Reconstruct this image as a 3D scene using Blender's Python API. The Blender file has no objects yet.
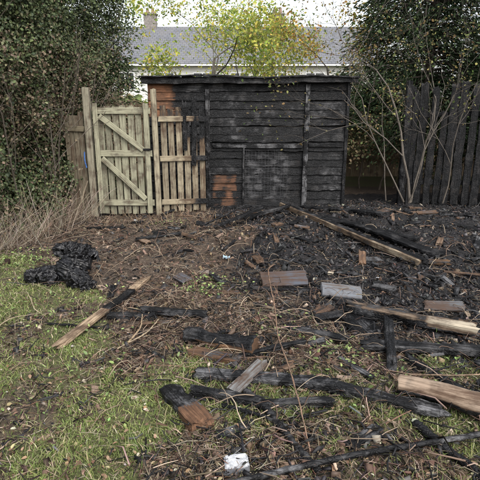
import bpy, math, numpy as np
from mathutils import Vector, Matrix
rng=np.random.default_rng(11)
scene=bpy.context.scene
scene.view_settings.view_transform='Standard'
scene.view_settings.look='None'
scene.view_settings.exposure=0

# ---------------------------------------------------------------- noise
_T=np.random.default_rng(3).random((256,256))
def vn(x,y,s=0):
    x=np.asarray(x,float)+s*17.31; y=np.asarray(y,float)+s*5.77
    xi=np.floor(x).astype(int); yi=np.floor(y).astype(int)
    fx=x-xi; fy=y-yi; fx=fx*fx*(3-2*fx); fy=fy*fy*(3-2*fy)
    a=_T[xi&255,yi&255]; b=_T[(xi+1)&255,yi&255]; c=_T[xi&255,(yi+1)&255]; d=_T[(xi+1)&255,(yi+1)&255]
    return (a*(1-fx)+b*fx)*(1-fy)+(c*(1-fx)+d*fx)*fy
def fbm(x,y,o=4,s=0):
    v=0;a=.5;t=0
    x=np.asarray(x,float); y=np.asarray(y,float)
    for i in range(o):
        v=v+a*vn(x,y,s+i*3); t+=a; a*=.5; x=x*2.03; y=y*2.03
    return v/t
def sst(a,b,x):
    t=np.clip((x-a)/(b-a),0,1); return t*t*(3-2*t)

# ---------------------------------------------------------------- zones (world metres)
def grass_m(x,y):
    yb=np.interp(x,[-6,-3,-1.9,-1.15,-.6,0,.4,1.7,3,8],[5.6,5.3,4.65,3.65,3.0,2.8,2.95,3.05,3.1,3.3])
    d=yb-y+ (fbm(x*1.7,y*1.7,4,1)-.5)*1.3
    m=sst(-.15,.25,d)
    patch=sst(.40,.56,fbm(x*2.3+4,y*2.3,4,2))
    m=m*(.38+.62*patch)*(1-.25*sst(-.4,.1,x))
    m=m*(1-sst(.0,.5,(2.15-y)+(-1.2-x)*.8+(fbm(x*3,y*3,3,5)-.5)*.5)*(x<-.5)*.8)
    return np.where(y>10,.6,m)
def ash_m(x,y):
    xb=np.interp(y,[1.5,2.6,3.2,4,5,6,7,8,9],[2.2,1.5,.6,.15,-.1,-.25,-.35,-.8,-1.3])
    d=x-xb+(fbm(x*1.9,y*1.9,4,7)-.5)*1.2
    return sst(-.3,.45,d)*(y<9.2)*(1-.5*sst(3.7,3.0,y))
def H(x,y):
    x=np.asarray(x,float); y=np.asarray(y,float)
    g=grass_m(x,y); near=(np.abs(x)<7)&(y>.2)&(y<9.5)
    h=.20*np.exp(-((x-2.0)**2/1.6+(y-6.6)**2/.6))+.12*np.exp(-((x-.3)**2/.25+(y-5.6)**2/.25))
    h=h+.05*np.exp(-((x+1.2)**2/.7+(y-6.0)**2/.5))
    r=(fbm(x*1.3,y*1.3,3,20)-.5)*.10+(fbm(x*7,y*7,4,23)-.5)*(.085-.06*g)
    return np.where(near,h+r,0.0)
def Hs(x,y): return float(H(np.array([x]),np.array([y]))[0])

# ---------------------------------------------------------------- mesh helpers
def link(o,parent=None):
    scene.collection.objects.link(o)
    if parent is not None: o.parent=parent
    return o
def empty(name,loc=(0,0,0)):
    e=bpy.data.objects.new(name,None); e.empty_display_size=.2; e.location=loc
    return link(e)
def mesh_np(name,V,F,mat,col=None,parent=None,smooth=False,extra=None):
    V=np.ascontiguousarray(V,dtype=np.float32).reshape(-1,3)
    F=np.ascontiguousarray(F,dtype=np.int32); n,k=F.shape
    me=bpy.data.meshes.new(name)
    me.vertices.add(len(V)); me.vertices.foreach_set('co',V.ravel())
    me.loops.add(n*k); me.loops.foreach_set('vertex_index',F.ravel())
    me.polygons.add(n); me.polygons.foreach_set('loop_start',np.arange(0,n*k,k,dtype=np.int32))
    if smooth: me.polygons.foreach_set('use_smooth',np.ones(n,dtype=bool))
    me.update(calc_edges=True); me.validate()
    for nm,c in (('Col',col),('Msk',extra)):
        if c is None: continue
        c=np.asarray(c,dtype=np.float32)
        if c.shape[1]==3: c=np.concatenate([c,np.ones((len(c),1),np.float32)],1)
        a=me.color_attributes.new(nm,'FLOAT_COLOR','POINT'); a.data.foreach_set('color',np.ascontiguousarray(c).ravel())
    me.materials.append(mat)
    o=bpy.data.objects.new(name,me)
    return link(o,parent)
def unit(v): return v/np.maximum(np.linalg.norm(v,axis=-1,keepdims=True),1e-9)
def frames(N,up=None,spread=1.0):
    n=rng.normal(size=(N,3))
    if up is not None: n=n*spread+np.array(up)
    n=unit(n); t=unit(np.cross(n,rng.normal(size=(N,3)))); b=np.cross(n,t)
    return t,b,n
def leaf_geo(P,size,up=None,spread=1.0,aspect=.55,t=None):
    N=len(P); size=np.asarray(size).reshape(-1,1)*np.ones((N,1))
    T,B,Nn=frames(N,up,spread)
    if t is not None:
        T=unit(t+rng.normal(size=(N,3))*.35); B=unit(np.cross(Nn,T)); Nn=np.cross(T,B)
    w=size*aspect*.5
    base=P; tip=P+T*size-Nn*size*.15*rng.random((N,1))
    l1=P+T*size*.3+B*w+Nn*w*.35; l2=P+T*size*.68+B*w*.8+Nn*w*.3
    r1=P+T*size*.3-B*w+Nn*w*.35; r2=P+T*size*.68-B*w*.8+Nn*w*.3
    V=np.stack([base,l1,l2,tip,r2,r1],1).reshape(-1,3)
    f=np.array([[0,1,2],[0,2,3],[0,3,4],[0,4,5]])
    F=(np.arange(N)[:,None,None]*6+f[None]).reshape(-1,3)
    return V,F
def rep(c,k): return np.repeat(c,k,axis=0)
def stick_geo(P,D,L,r,bend=.15):
    N=len(P); L=L.reshape(-1,1); r=r.reshape(-1,1)
    s=unit(np.cross(D,rng.normal(size=(N,3)))); u=np.cross(D,s)
    off=s*L*bend*rng.normal(size=(N,1))
    c=[P,P+D*L*.5+off,P+D*L]
    rr=[r,r*.85,r*.45]; V=[]
    for i in range(3):
        for a in (0,2.094,4.189):
            V.append(c[i]+(s*math.cos(a)+u*math.sin(a))*rr[i])
    V=np.stack(V,1).reshape(-1,3); f=[]
    for i in (0,3):
        for j in range(3):
            k=(j+1)%3; f+= [[i+j,i+k,i+3+k],[i+j,i+3+k,i+3+j]]
    f+=[[6,7,8]]
    f=np.array(f)
    return V,(np.arange(N)[:,None,None]*9+f[None]).reshape(-1,3)
def chunk_geo(P,S):
    N=len(P); T,B,Nn=frames(N)
    V=[]
    for a in (-1,1):
        for b in (-1,1):
            for c in (-1,1):
                j=.55+.6*rng.random((N,1))
                V.append(P+(T*a*S[:,0:1]+B*b*S[:,1:2]+Nn*c*S[:,2:3])*.5*j)
    V=np.stack(V,1).reshape(-1,3)
    f=np.array([[0,1,3],[0,3,2],[4,6,7],[4,7,5],[0,4,5],[0,5,1],[2,3,7],[2,7,6],[0,2,6],[0,6,4],[1,5,7],[1,7,3]])
    return V,(np.arange(N)[:,None,None]*8+f[None]).reshape(-1,3)
def pal(N,cols,p=None,jit=.25):
    cols=np.array(cols); i=rng.choice(len(cols),size=N,p=p)
    c=cols[i]*(1+jit*(rng.random((N,1))*2-1))
    return np.clip(c*(1+.05*rng.normal(size=(N,3))),0.002,1)
def tubes(name,lst,mat,col,parent=None,ns=6,cols=None):
    V=[];F=[];C=[];o=0
    for q,(pts,rad) in enumerate(lst):
        pts=np.array(pts); n=len(pts); rad=np.array(rad)
        tan=unit(np.gradient(pts,axis=0)); ref=np.array([.31,.2,.93]) if abs(tan[0][2])<.9 else np.array([1,0.1,0])
        s=unit(np.cross(tan,ref[None])); u=np.cross(tan,s)
        a=np.arange(ns)*2*math.pi/ns
        ring=pts[:,None]+(s[:,None]*np.cos(a)[None,:,None]+u[:,None]*np.sin(a)[None,:,None])*rad[:,None,None]*(1+.12*np.sin(3*np.arange(n)[:,None]+a[None]*2))[...,None]
        V.append(ring.reshape(-1,3))
        i=(np.arange(n-1)[:,None]*ns); j=np.arange(ns)[None]; k=(j+1)%ns
        F.append(np.stack([i+j,i+k,i+ns+k,i+ns+j],-1).reshape(-1,4)+o)
        C.append(np.tile(np.array(col if cols is None else cols[q]),(n*ns,1)))
        o+=n*ns
    return mesh_np(name,np.concatenate(V),np.concatenate(F),mat,np.concatenate(C),parent,smooth=True)

# ---------------------------------------------------------------- materials
def newmat(name):
    m=bpy.data.materials.new(name); m.use_nodes=True; nt=m.node_tree
    b=nt.nodes['Principled BSDF']; return m,nt,b
def N(nt,t,**k):
    n=nt.nodes.new(t)
    for a,v in k.items(): setattr(n,a,v)
    return n
def mixc(nt,fac,a,b,mode='MIX'):
    n=N(nt,'ShaderNodeMix',data_type='RGBA',blend_type=mode)
    for s,v in ((n.inputs[0],fac),(n.inputs[6],a),(n.inputs[7],b)):
        if hasattr(v,'is_output') : nt.links.new(v,s)
        elif isinstance(v,(int,float)): s.default_value=v
        else: s.default_value=(*v,1)
    return n.outputs[2]
def math_(nt,op,a,b=0.0,c=None,clamp=False):
    n=N(nt,'ShaderNodeMath',operation=op); n.use_clamp=clamp
    for i,v in enumerate((a,b) if c is None else (a,b,c)):
        if hasattr(v,'is_output'): nt.links.new(v,n.inputs[i])
        else: n.inputs[i].default_value=v
    return n.outputs[0]
def noise(nt,vec,scale,detail=3,rough=.6):
    n=N(nt,'ShaderNodeTexNoise'); n.inputs['Scale'].default_value=scale; n.inputs['Detail'].default_value=detail; n.inputs['Roughness'].default_value=rough
    nt.links.new(vec,n.inputs['Vector']); return n.outputs['Fac']
def mapr(nt,v,a,b,c=0.,d=1.):
    n=N(nt,'ShaderNodeMapRange'); n.interpolation_type='SMOOTHSTEP'
    nt.links.new(v,n.inputs[0])
    for i,x in enumerate((a,b,c,d)): n.inputs[i+1].default_value=x
    return n.outputs[0]
def mapping(nt,vec,sc):
    n=N(nt,'ShaderNodeMapping'); n.inputs['Scale'].default_value=sc; nt.links.new(vec,n.inputs['Vector']); return n.outputs[0]
def bump(nt,h,s,d,b,prev=None):
    n=N(nt,'ShaderNodeBump'); n.inputs['Strength'].default_value=s; n.inputs['Distance'].default_value=d
    nt.links.new(h,n.inputs['Height'])
    if prev is not None: nt.links.new(prev,n.inputs['Normal'])
    nt.links.new(n.outputs[0],b.inputs['Normal']); return n.outputs[0]
def coords(nt,k='Object'): return N(nt,'ShaderNodeTexCoord').outputs[k]

def leafmat(name,trans=0,rough=.6,spec=.3,matte=False):
    m,nt,b=newmat(name); a=N(nt,'ShaderNodeAttribute',attribute_name='Col'); c=a.outputs['Color']
    out=nt.nodes['Material Output']
    if matte or trans>0:
        d=N(nt,'ShaderNodeBsdfDiffuse'); nt.links.new(c,d.inputs['Color']); nt.nodes.remove(b); b=d
    else:
        nt.links.new(c,b.inputs['Base Color']); b.inputs['Roughness'].default_value=rough; b.inputs['Specular IOR Level'].default_value=spec
    nt.links.new(b.outputs[0],out.inputs['Surface'])
    if trans>0:
        t=N(nt,'ShaderNodeBsdfTranslucent'); nt.links.new(c,t.inputs['Color'])
        mx=N(nt,'ShaderNodeMixShader'); mx.inputs[0].default_value=trans
        nt.links.new(b.outputs[0],mx.inputs[1]); nt.links.new(t.outputs[0],mx.inputs[2])
        nt.links.new(mx.outputs[0],out.inputs['Surface'])
    return m
M_leaf=leafmat('foliage',0); M_tleaf=leafmat('autumn_leaves',.4); M_grass=leafmat('grass_blades',matte=True); M_litter=leafmat('litter',matte=True)
M_char=leafmat('charcoal_bits',0,.6,.35)
def barkmat():
    m,nt,b=newmat('bark'); a=N(nt,'ShaderNodeAttribute',attribute_name='Col'); v=coords(nt)
    n=noise(nt,mapping(nt,v,(18,18,6)),3,3,.7)
    c=mixc(nt,mapr(nt,n,.35,.65),a.outputs['Color'],(.02,.018,.015)); c=mixc(nt,.55,a.outputs['Color'],c)
    nt.links.new(c,b.inputs['Base Color']); b.inputs['Roughness'].default_value=.85; return m
M_bark=barkmat()
def woodmat(name):
    """raw <-> charred timber. Msk.r=burn, Msk.g=ash bloom; Col=raw colour; X of object space = grain"""
    m,nt,b=newmat(name); a=N(nt,'ShaderNodeAttribute',attribute_name='Col'); k=N(nt,'ShaderNodeAttribute',attribute_name='Msk')
    sep=N(nt,'ShaderNodeSeparateColor'); nt.links.new(k.outputs['Color'],sep.inputs[0])
    oi=N(nt,'ShaderNodeObjectInfo'); v0=coords(nt)
    va=N(nt,'ShaderNodeVectorMath',operation='ADD'); nt.links.new(v0,va.inputs[0])
    sc=N(nt,'ShaderNodeVectorMath',operation='SCALE'); sc.inputs[0].default_value=(7.3,5.1,3.7); nt.links.new(oi.outputs['Random'],sc.inputs['Scale']); nt.links.new(sc.outputs[0],va.inputs[1])
    v=va.outputs[0]
    grain=noise(nt,mapping(nt,v,(2.5,45,45)),1.6,4,.65)
    blot=noise(nt,v,6,4,.65)
    raw=mixc(nt,mapr(nt,grain,.35,.68),a.outputs['Color'],(.03,.02,.012)); raw=mixc(nt,.45,a.outputs['Color'],raw)
    raw=mixc(nt,mapr(nt,blot,.42,.7,0,.6),raw,(.085,.08,.068))
    wv=N(nt,'ShaderNodeVectorMath',operation='ADD'); nt.links.new(mapping(nt,v,(20,42,42)),wv.inputs[0])
    nz=N(nt,'ShaderNodeTexNoise'); nz.inputs['Scale'].default_value=9; nz.inputs['Detail'].default_value=2; nt.links.new(v,nz.inputs['Vector'])
    s2=N(nt,'ShaderNodeVectorMath',operation='SCALE'); s2.inputs['Scale'].default_value=3.5; nt.links.new(nz.outputs['Color'],s2.inputs[0]); nt.links.new(s2.outputs[0],wv.inputs[1])
    vo=N(nt,'ShaderNodeTexVoronoi',feature='DISTANCE_TO_EDGE'); vo.inputs['Scale'].default_value=1.0
    nt.links.new(wv.outputs[0],vo.inputs['Vector'])
    crack=mapr(nt,vo.outputs['Distance'],.0,.14)
    ch=mixc(nt,mapr(nt,grain,.38,.66),(.003,.003,.0035),(.014,.0145,.016))
    ch=mixc(nt,mapr(nt,blot,.5,.72,0,.6),ch,(.024,.019,.016))
    ch=mixc(nt,math_(nt,'MULTIPLY',math_(nt,'SUBTRACT',1.0,crack),.7),ch,(.0015,.0015,.0015))
    ashf=math_(nt,'MULTIPLY',mapr(nt,blot,.45,.66),sep.outputs[1],clamp=True)
    ashf=math_(nt,'MULTIPLY',ashf,mapr(nt,grain,.35,.6,.1,1.))
    ch=mixc(nt,ashf,ch,(.14,.14,.145))
    f=math_(nt,'ADD',sep.outputs[0],math_(nt,'MULTIPLY',math_(nt,'SUBTRACT',math_(nt,'ADD',math_(nt,'MULTIPLY',grain,.5),math_(nt,'MULTIPLY',blot,.5)),.5),1.5))
    half=mapr(nt,f,.05,.42)
    f=mapr(nt,f,.40,.58)
    raw=mixc(nt,math_(nt,'MULTIPLY',half,.8),raw,(.06,.030,.016))
    c=mixc(nt,f,raw,ch); nt.links.new(c,b.inputs['Base Color'])
    nt.links.new(mapr(nt,f,0,1,.75,.5),b.inputs['Roughness']); nt.links.new(mapr(nt,f,0,1,.25,.20),b.inputs['Specular IOR Level'])
    h=math_(nt,'ADD',math_(nt,'MULTIPLY',math_(nt,'MULTIPLY',crack,f),.5),grain); bump(nt,h,.7,.007,b)
    return m
M_wood=woodmat('timber')
def plainmat(name,col,rough=.7,var=.3,scale=8,bmp=.2,bd=.01,metal=0):
    m,nt,b=newmat(name); v=coords(nt); n=noise(nt,v,scale,4,.65)
    c=mixc(nt,mapr(nt,n,.3,.7),[x*(1-var) for x in col],[min(1,x*(1+var)) for x in col]); nt.links.new(c,b.inputs['Base Color'])
    b.inputs['Roughness'].default_value=rough; b.inputs['Metallic'].default_value=metal
    if bmp>0: bump(nt,noise(nt,v,scale*6,3),bmp,bd,b)
    return m

def ground_mat():
    m,nt,b=newmat('ground'); v=coords(nt); k=N(nt,'ShaderNodeAttribute',attribute_name='Msk'); sep=N(nt,'ShaderNodeSeparateColor'); nt.links.new(k.outputs['Color'],sep.inputs[0])
    n1=noise(nt,v,3,3,.65); n2=noise(nt,v,40,4,.75)
    soil=mixc(nt,mapr(nt,n2,.3,.7),(.028,.022,.017),(.12,.09,.068)); soil=mixc(nt,mapr(nt,n1,.4,.65,0,.5),soil,(.036,.028,.024))
    gr=mixc(nt,mapr(nt,n2,.35,.65),(.045,.05,.022),(.11,.115,.05)); gr=mixc(nt,mapr(nt,n1,.42,.65,0,.75),gr,(.085,.068,.045))
    ash=mixc(nt,mapr(nt,n2,.35,.7),(.006,.006,.007),(.036,.034,.034)); ash=mixc(nt,mapr(nt,n1,.5,.7,0,.3),ash,(.036,.029,.025))
    w=math_(nt,'MULTIPLY',math_(nt,'SUBTRACT',n2,.5),.8)
    g=mapr(nt,math_(nt,'ADD',sep.outputs[0],w),.3,.7)
    a=mapr(nt,math_(nt,'ADD',sep.outputs[1],w),.3,.7)
    c=mixc(nt,g,soil,gr); c=mixc(nt,a,c,ash); nt.links.new(c,b.inputs['Base Color']); b.inputs['Roughness'].default_value=.92; b.inputs['Specular IOR Level'].default_value=.2
    bump(nt,n2,.8,.02,b); return m
M_ground=ground_mat()

# ---------------------------------------------------------------- ground
def axis(a,b,st,far,g=1.25):
    c=list(np.arange(a,b,st)); s=st; x=c[-1]
    while x<far: s*=g; x+=s; c.append(x)
    s=st; x=c[0]; L=[]
    while x>-far: s*=g; x-=s; L.append(x)
    return np.array(L[::-1]+c)
xs=axis(-4.2,4.6,.022,400); ys=axis(.8,9.2,.022,400)
X,Y=np.meshgrid(xs,ys); x=X.ravel(); y=Y.ravel()
V=np.stack([x,y,H(x,y)],1); nx=len(xs); ny=len(ys)
i=np.arange(nx-1)[None]+np.arange(ny-1)[:,None]*nx; i=i.ravel()
F=np.stack([i,i+1,i+1+nx,i+nx],1)
mesh_np('ground',V,F,M_ground,parent=None,smooth=True,extra=np.stack([grass_m(x,y),ash_m(x,y),x*0],1))

def frust(n,y0,y1,dens):
    u=rng.random(n); yy=y0*(y1/y0)**u; xx=(rng.random(n)*2-1)*(.75*yy+.3)
    xx=np.clip(xx,-4.2,4.6); k=rng.random(n)<dens(xx,yy); return xx[k],yy[k]

# grass
gx,gy=frust(260000,1.3,8.5,lambda x,y:np.clip(grass_m(x,y)**1.3*(1-.6*ash_m(x,y))*1.1,0,1)*(.30+.70*sst(.36,.58,fbm(x*5,y*5,3,31))))
n=len(gx); gz=H(gx,gy)
hh=(.014+.028*rng.random(n)**1.7)*(.7+.7*fbm(gx*4,gy*4,2,35)); w=.0014+.0012*rng.random(n)+gy*.0003
a=rng.random(n)*6.283; lean=rng.normal(size=(n,2))*.8
b0=np.stack([gx,gy,gz-.004],1); s=np.stack([np.cos(a),np.sin(a),a*0],1)*w[:,None]
mid=b0+np.stack([lean[:,0]*hh*.35,lean[:,1]*hh*.35,hh*.6],1); tip=b0+np.stack([lean[:,0]*hh*1.1,lean[:,1]*hh*1.1,hh],1)
V=np.stack([b0-s,b0+s,mid-s*.8,mid+s*.8,tip],1).reshape(-1,3)
f=np.array([[0,1,3],[0,3,2],[2,3,4]]); F=(np.arange(n)[:,None,None]*5+f[None]).reshape(-1,3)
C=pal(n,[(.155,.19,.065),(.115,.15,.05),(.20,.225,.085),(.26,.235,.14),(.34,.30,.20)],[.34,.28,.18,.12,.08])
C*=(.75+.5*fbm(gx*1.5,gy*1.5,3,77))[:,None]
mesh_np('grass',V,F,M_grass,rep(C,5))

# dry straw / twig litter
def litter(name,n,dens,Lr,rr,cols,p,zoff=.0,tilt=.25,mat=M_litter,y0=1.3,y1=8.4,zr=.035):
    x_,y_=frust(n,y0,y1,dens); m=len(x_); z=H(x_,y_)+zoff+rng.random(m)**2*zr
    a=rng.random(m)*6.283; D=unit(np.stack([np.cos(a),np.sin(a),rng.normal(size=m)*tilt],1))
    L=Lr[0]+(Lr[1]-Lr[0])*rng.random(m)**2; r=rr[0]+(rr[1]-rr[0])*rng.random(m)**2
    P=np.stack([x_,y_,z],1)-D*L[:,None]*.5*np.array([1,1,.3])
    V,F=stick_geo(P,D,L,r); C=pal(m,cols,p,.4); mesh_np(name,V,F,mat,rep(C,9))
def brown_d(x,y): 
    g=grass_m(x,y); a=ash_m(x,y)
    cl=sst(.38,.62,fbm(x*3.3,y*3.3,3,41))
    return np.clip((1-g)*(1-.86*a)*(.28+.72*cl)+.05,0,1)
litter('dry_straw',95000,brown_d,(.015,.12),(.0009,.0026),[(.19,.145,.105),(.29,.23,.17),(.11,.078,.06),(.40,.34,.27),(.16,.09,.06)],[.32,.2,.29,.08,.11],zr=.04)
litter('twig_litter',16000,lambda x,y:np.clip(brown_d(x,y)*.8+.10*ash_m(x,y)+.06*(x>-.4)*(y<3.2),0,1),(.05,.26),(.0018,.006),[(.15,.115,.09),(.27,.21,.16),(.02,.018,.016),(.07,.05,.04)],[.3,.18,.3,.22],tilt=.2,zr=.05)
litter('charred_twigs',22000,lambda x,y:np.clip(ash_m(x,y)*.6+.3*brown_d(x,y)+.02+.12*(x>-.4)*(y<3.2),0,1),(.03,.24),(.0015,.008),[(.008,.008,.009),(.026,.025,.025),(.09,.088,.088)],[.6,.3,.1],mat=M_char,zr=.05)
def chunks(name,n,dens,s0,s1,cols,p,mat,flat=.5,pw=3):
    x_,y_=frust(n,1.3,8.6,dens); m=len(x_); S=(s0+(s1-s0)*rng.random(m)**pw)[:,None]*np.stack([.8+rng.random(m)*1.2,.4+rng.random(m)*.6,flat*(.3+rng.random(m)*.7)],1)
    P=np.stack([x_,y_,H(x_,y_)+.002],1); V,F=chunk_geo(P,S); mesh_np(name,V,F,mat,rep(pal(m,cols,p,.5),8))
chunks('charcoal',80000,lambda x,y:np.clip(ash_m(x,y)*.95+.14*(1-grass_m(x,y))+.05*(x>-.4)*(y<3.2),0,1),.005,.06,[(.007,.007,.008),(.021,.020,.021),(.07,.068,.068),(.09,.065,.048),(.22,.19,.16)],[.50,.34,.10,.05,.01],M_char,.5,4)
chunks('bark_flakes',50000,brown_d,.006,.060,[(.12,.08,.058),(.18,.13,.095),(.05,.037,.03),(.30,.24,.18)],[.35,.25,.30,.10],M_litter,.25,3.8)
# fallen leaves
x_,y_=frust(7500,1.3,8.4,lambda x,y:.45+.2*grass_m(x,y)-.30*ash_m(x,y)); m=len(x_)
P=np.stack([x_,y_,H(x_,y_)+.008+.018*rng.random(m)],1); V,F=leaf_geo(P,.010+.026*rng.random(m)**1.4,(0,0,1),.35,.6)
mesh_np('fallen_leaves',V,F,M_litter,rep(pal(m,[(.27,.19,.12),(.19,.12,.08),(.36,.30,.17),(.12,.085,.06),(.42,.38,.31)],[.3,.28,.09,.25,.08]),6))
def tangle():
    lst=[];cols=[]
    spots=[(-.9,4.1,.5,.4,50),(-.2,3.7,.6,.35,60),(.3,3.35,.4,.35,40),(.3,4.4,.4,.5,35),(-.5,5.2,.7,.6,60),(-1.4,6.3,.7,.45,70),(-.3,6.5,.5,.4,45),(1.4,3.7,.6,.35,25),(1.9,4.2,.5,.5,22),(.2,2.9,.4,.25,35),(.9,2.7,.5,.3,40),(2.5,5.2,.6,.6,18),(.5,2.2,.5,.25,30),(-2.3,6.2,.3,.6,50),(-.8,2.6,.4,.3,16)]
    for (cx,cy,sx,sy,n) in spots:
        for q in range(n):
            p=np.array([cx+rng.normal()*sx,cy+rng.normal()*sy,0]); a=rng.uniform(0,6.28); L=rng.uniform(.12,.65); k=9; ht=rng.uniform(.01,.10); pts=[]
            for i in range(k):
                t=i/(k-1); a+=rng.normal()*.22; p=p+np.array([math.cos(a),math.sin(a),0])*L/k
                pts.append([p[0],p[1],Hs(p[0],p[1])+.006+ht*math.sin(math.pi*min(1,t*rng.uniform(.9,1.05)))])
            r=rng.uniform(.0013,.0045); lst.append((pts,np.linspace(r,r*.4,k)))
            c=[(.22,.17,.125),(.30,.24,.175),(.13,.09,.07),(.025,.023,.022),(.17,.105,.075)][rng.choice(5,p=[.3,.16,.25,.18,.11])]; cols.append(np.array(c)*rng.uniform(.7,1.2))
    tubes('dead_bracken_stems',lst,M_litter,None,None,5,cols)
tangle()

# ---------------------------------------------------------------- boards & logs
def board_mesh(L,w,t,seed,burn,ashy,rough=1.0,rag=1.0,step=.03):
    nx=max(4,int(L/step)); bv=min(w,t)*.14
    hw=w/2; ht=t/2; prof=[]
    for s in np.linspace(-1,1,4): prof.append((s*(hw-bv),ht))
    prof.append((hw,ht-bv)); prof.append((hw,-ht+bv))
    for s in np.linspace(1,-1,4): prof.append((s*(hw-bv),-ht))
    prof.append((-hw,-ht+bv)); prof.append((-hw,ht-bv)); prof=np.array(prof); k=len(prof)
    X=np.linspace(0,L,nx+1)[:,None]*np.ones((1,k)); Yp=prof[None,:,0]*np.ones((nx+1,1)); Zp=prof[None,:,1]*np.ones((nx+1,1))
    b=burn(X/L,Yp/w,Zp/t) if callable(burn) else np.full(X.shape,float(burn))
    as_=ashy(X/L,Yp/w,Zp/t) if callable(ashy) else np.full(X.shape,float(ashy))
    am=(fbm(X*14+seed,Yp*25+Zp*40+seed*3,3,seed%50)-.5)
    am2=(fbm(X*5+seed*2,Yp*6+Zp*9+9,3,(seed+7)%50)-.5)
    e=rough*(.25+.75*np.clip(b,0,1))
    Yp=Yp*(1+e*(am*.36+am2*.5)); Zp=Zp*(1+e*(am*.5+am2*.45))
    bend=(fbm(X[:,:1]*1.2+seed,X[:,:1]*0+seed,2,9)-.5)*.03*rough*min(L,1.5)
    Zp=Zp+bend
    rg=rag*(vn(Yp*60+seed,Zp*60+seed,4)-.5)*min(.12,L*.18)
    X[0]+=rg[0]+.01*rag; X[-1]+=rg[-1]; X[1]+=rg[0]*.5; X[-2]+=rg[-1]*.5
    V=np.stack([X,Yp,Zp],2).reshape(-1,3).tolist(); F=[]
    for i in range(nx):
        for q in range(k):
            r_=(q+1)%k; F.append((i*k+q,i*k+r_,(i+1)*k+r_,(i+1)*k+q))
    V.append([float(X[0].mean()),0,float(Zp[0].mean())]); V.append([float(X[-1].mean()),0,float(Zp[-1].mean())]); c0=len(V)-2
    T=[]
    for q in range(k):
        r_=(q+1)%k; T.append((c0,r_,q)); T.append((c0+1,nx*k+q,nx*k+r_))
    bm=b.reshape(-1).tolist()+[float(b[0].mean()),float(b[-1].mean())]
    am_=as_.reshape(-1).tolist()+[.2,.2]
    return np.array(V),F+T,np.array(bm),np.array(am_)
def board(name,p0,p1,w,t,burn=1.,ashy=.4,roll=0,raw=(.33,.23,.13),parent=None,rough=1.,rag=1.,ground=True,lift=0,seed=None,step=.03):
    seed=int(rng.integers(1,900)) if seed is None else seed
    p0=list(p0); p1=list(p1)
    if ground:
        z0=Hs(p0[0],p0[1]); z1=Hs(p1[0],p1[1])
        p0=[p0[0],p0[1],z0+t/2+(p0[2] if len(p0)>2 else 0)+lift]; p1=[p1[0],p1[1],z1+t/2+(p1[2] if len(p1)>2 else 0)+lift]
    p0=Vector(p0); p1=Vector(p1); L=(p1-p0).length
    V,F,b,a=board_mesh(L,w,t,seed,burn,ashy,rough,rag,step)
    me=bpy.data.meshes.new(name); me.from_pydata(V.tolist(),[],F); me.update()
    for nm,c in (('Col',np.array([[*raw,1.]]*len(V))),('Msk',np.stack([b,a,b*0,b*0+1],1))):
        at=me.color_attributes.new(nm,'FLOAT_COLOR','POINT'); at.data.foreach_set('color',c.astype(np.float32).ravel())
    me.materials.append(M_wood); o=bpy.data.objects.new(name,me); link(o,parent)
    d=(p1-p0).normalized(); up=Vector((0,0,1)) if abs(d.z)<.95 else Vector((0,-1,0))
    yv=up.cross(d).normalized(); zv=d.cross(yv)
    R=Matrix((d,yv,zv)).transposed().to_4x4(); o.matrix_world=Matrix.Translation(p0)@R@Matrix.Rotation(roll,4,'X')
    return o
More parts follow.
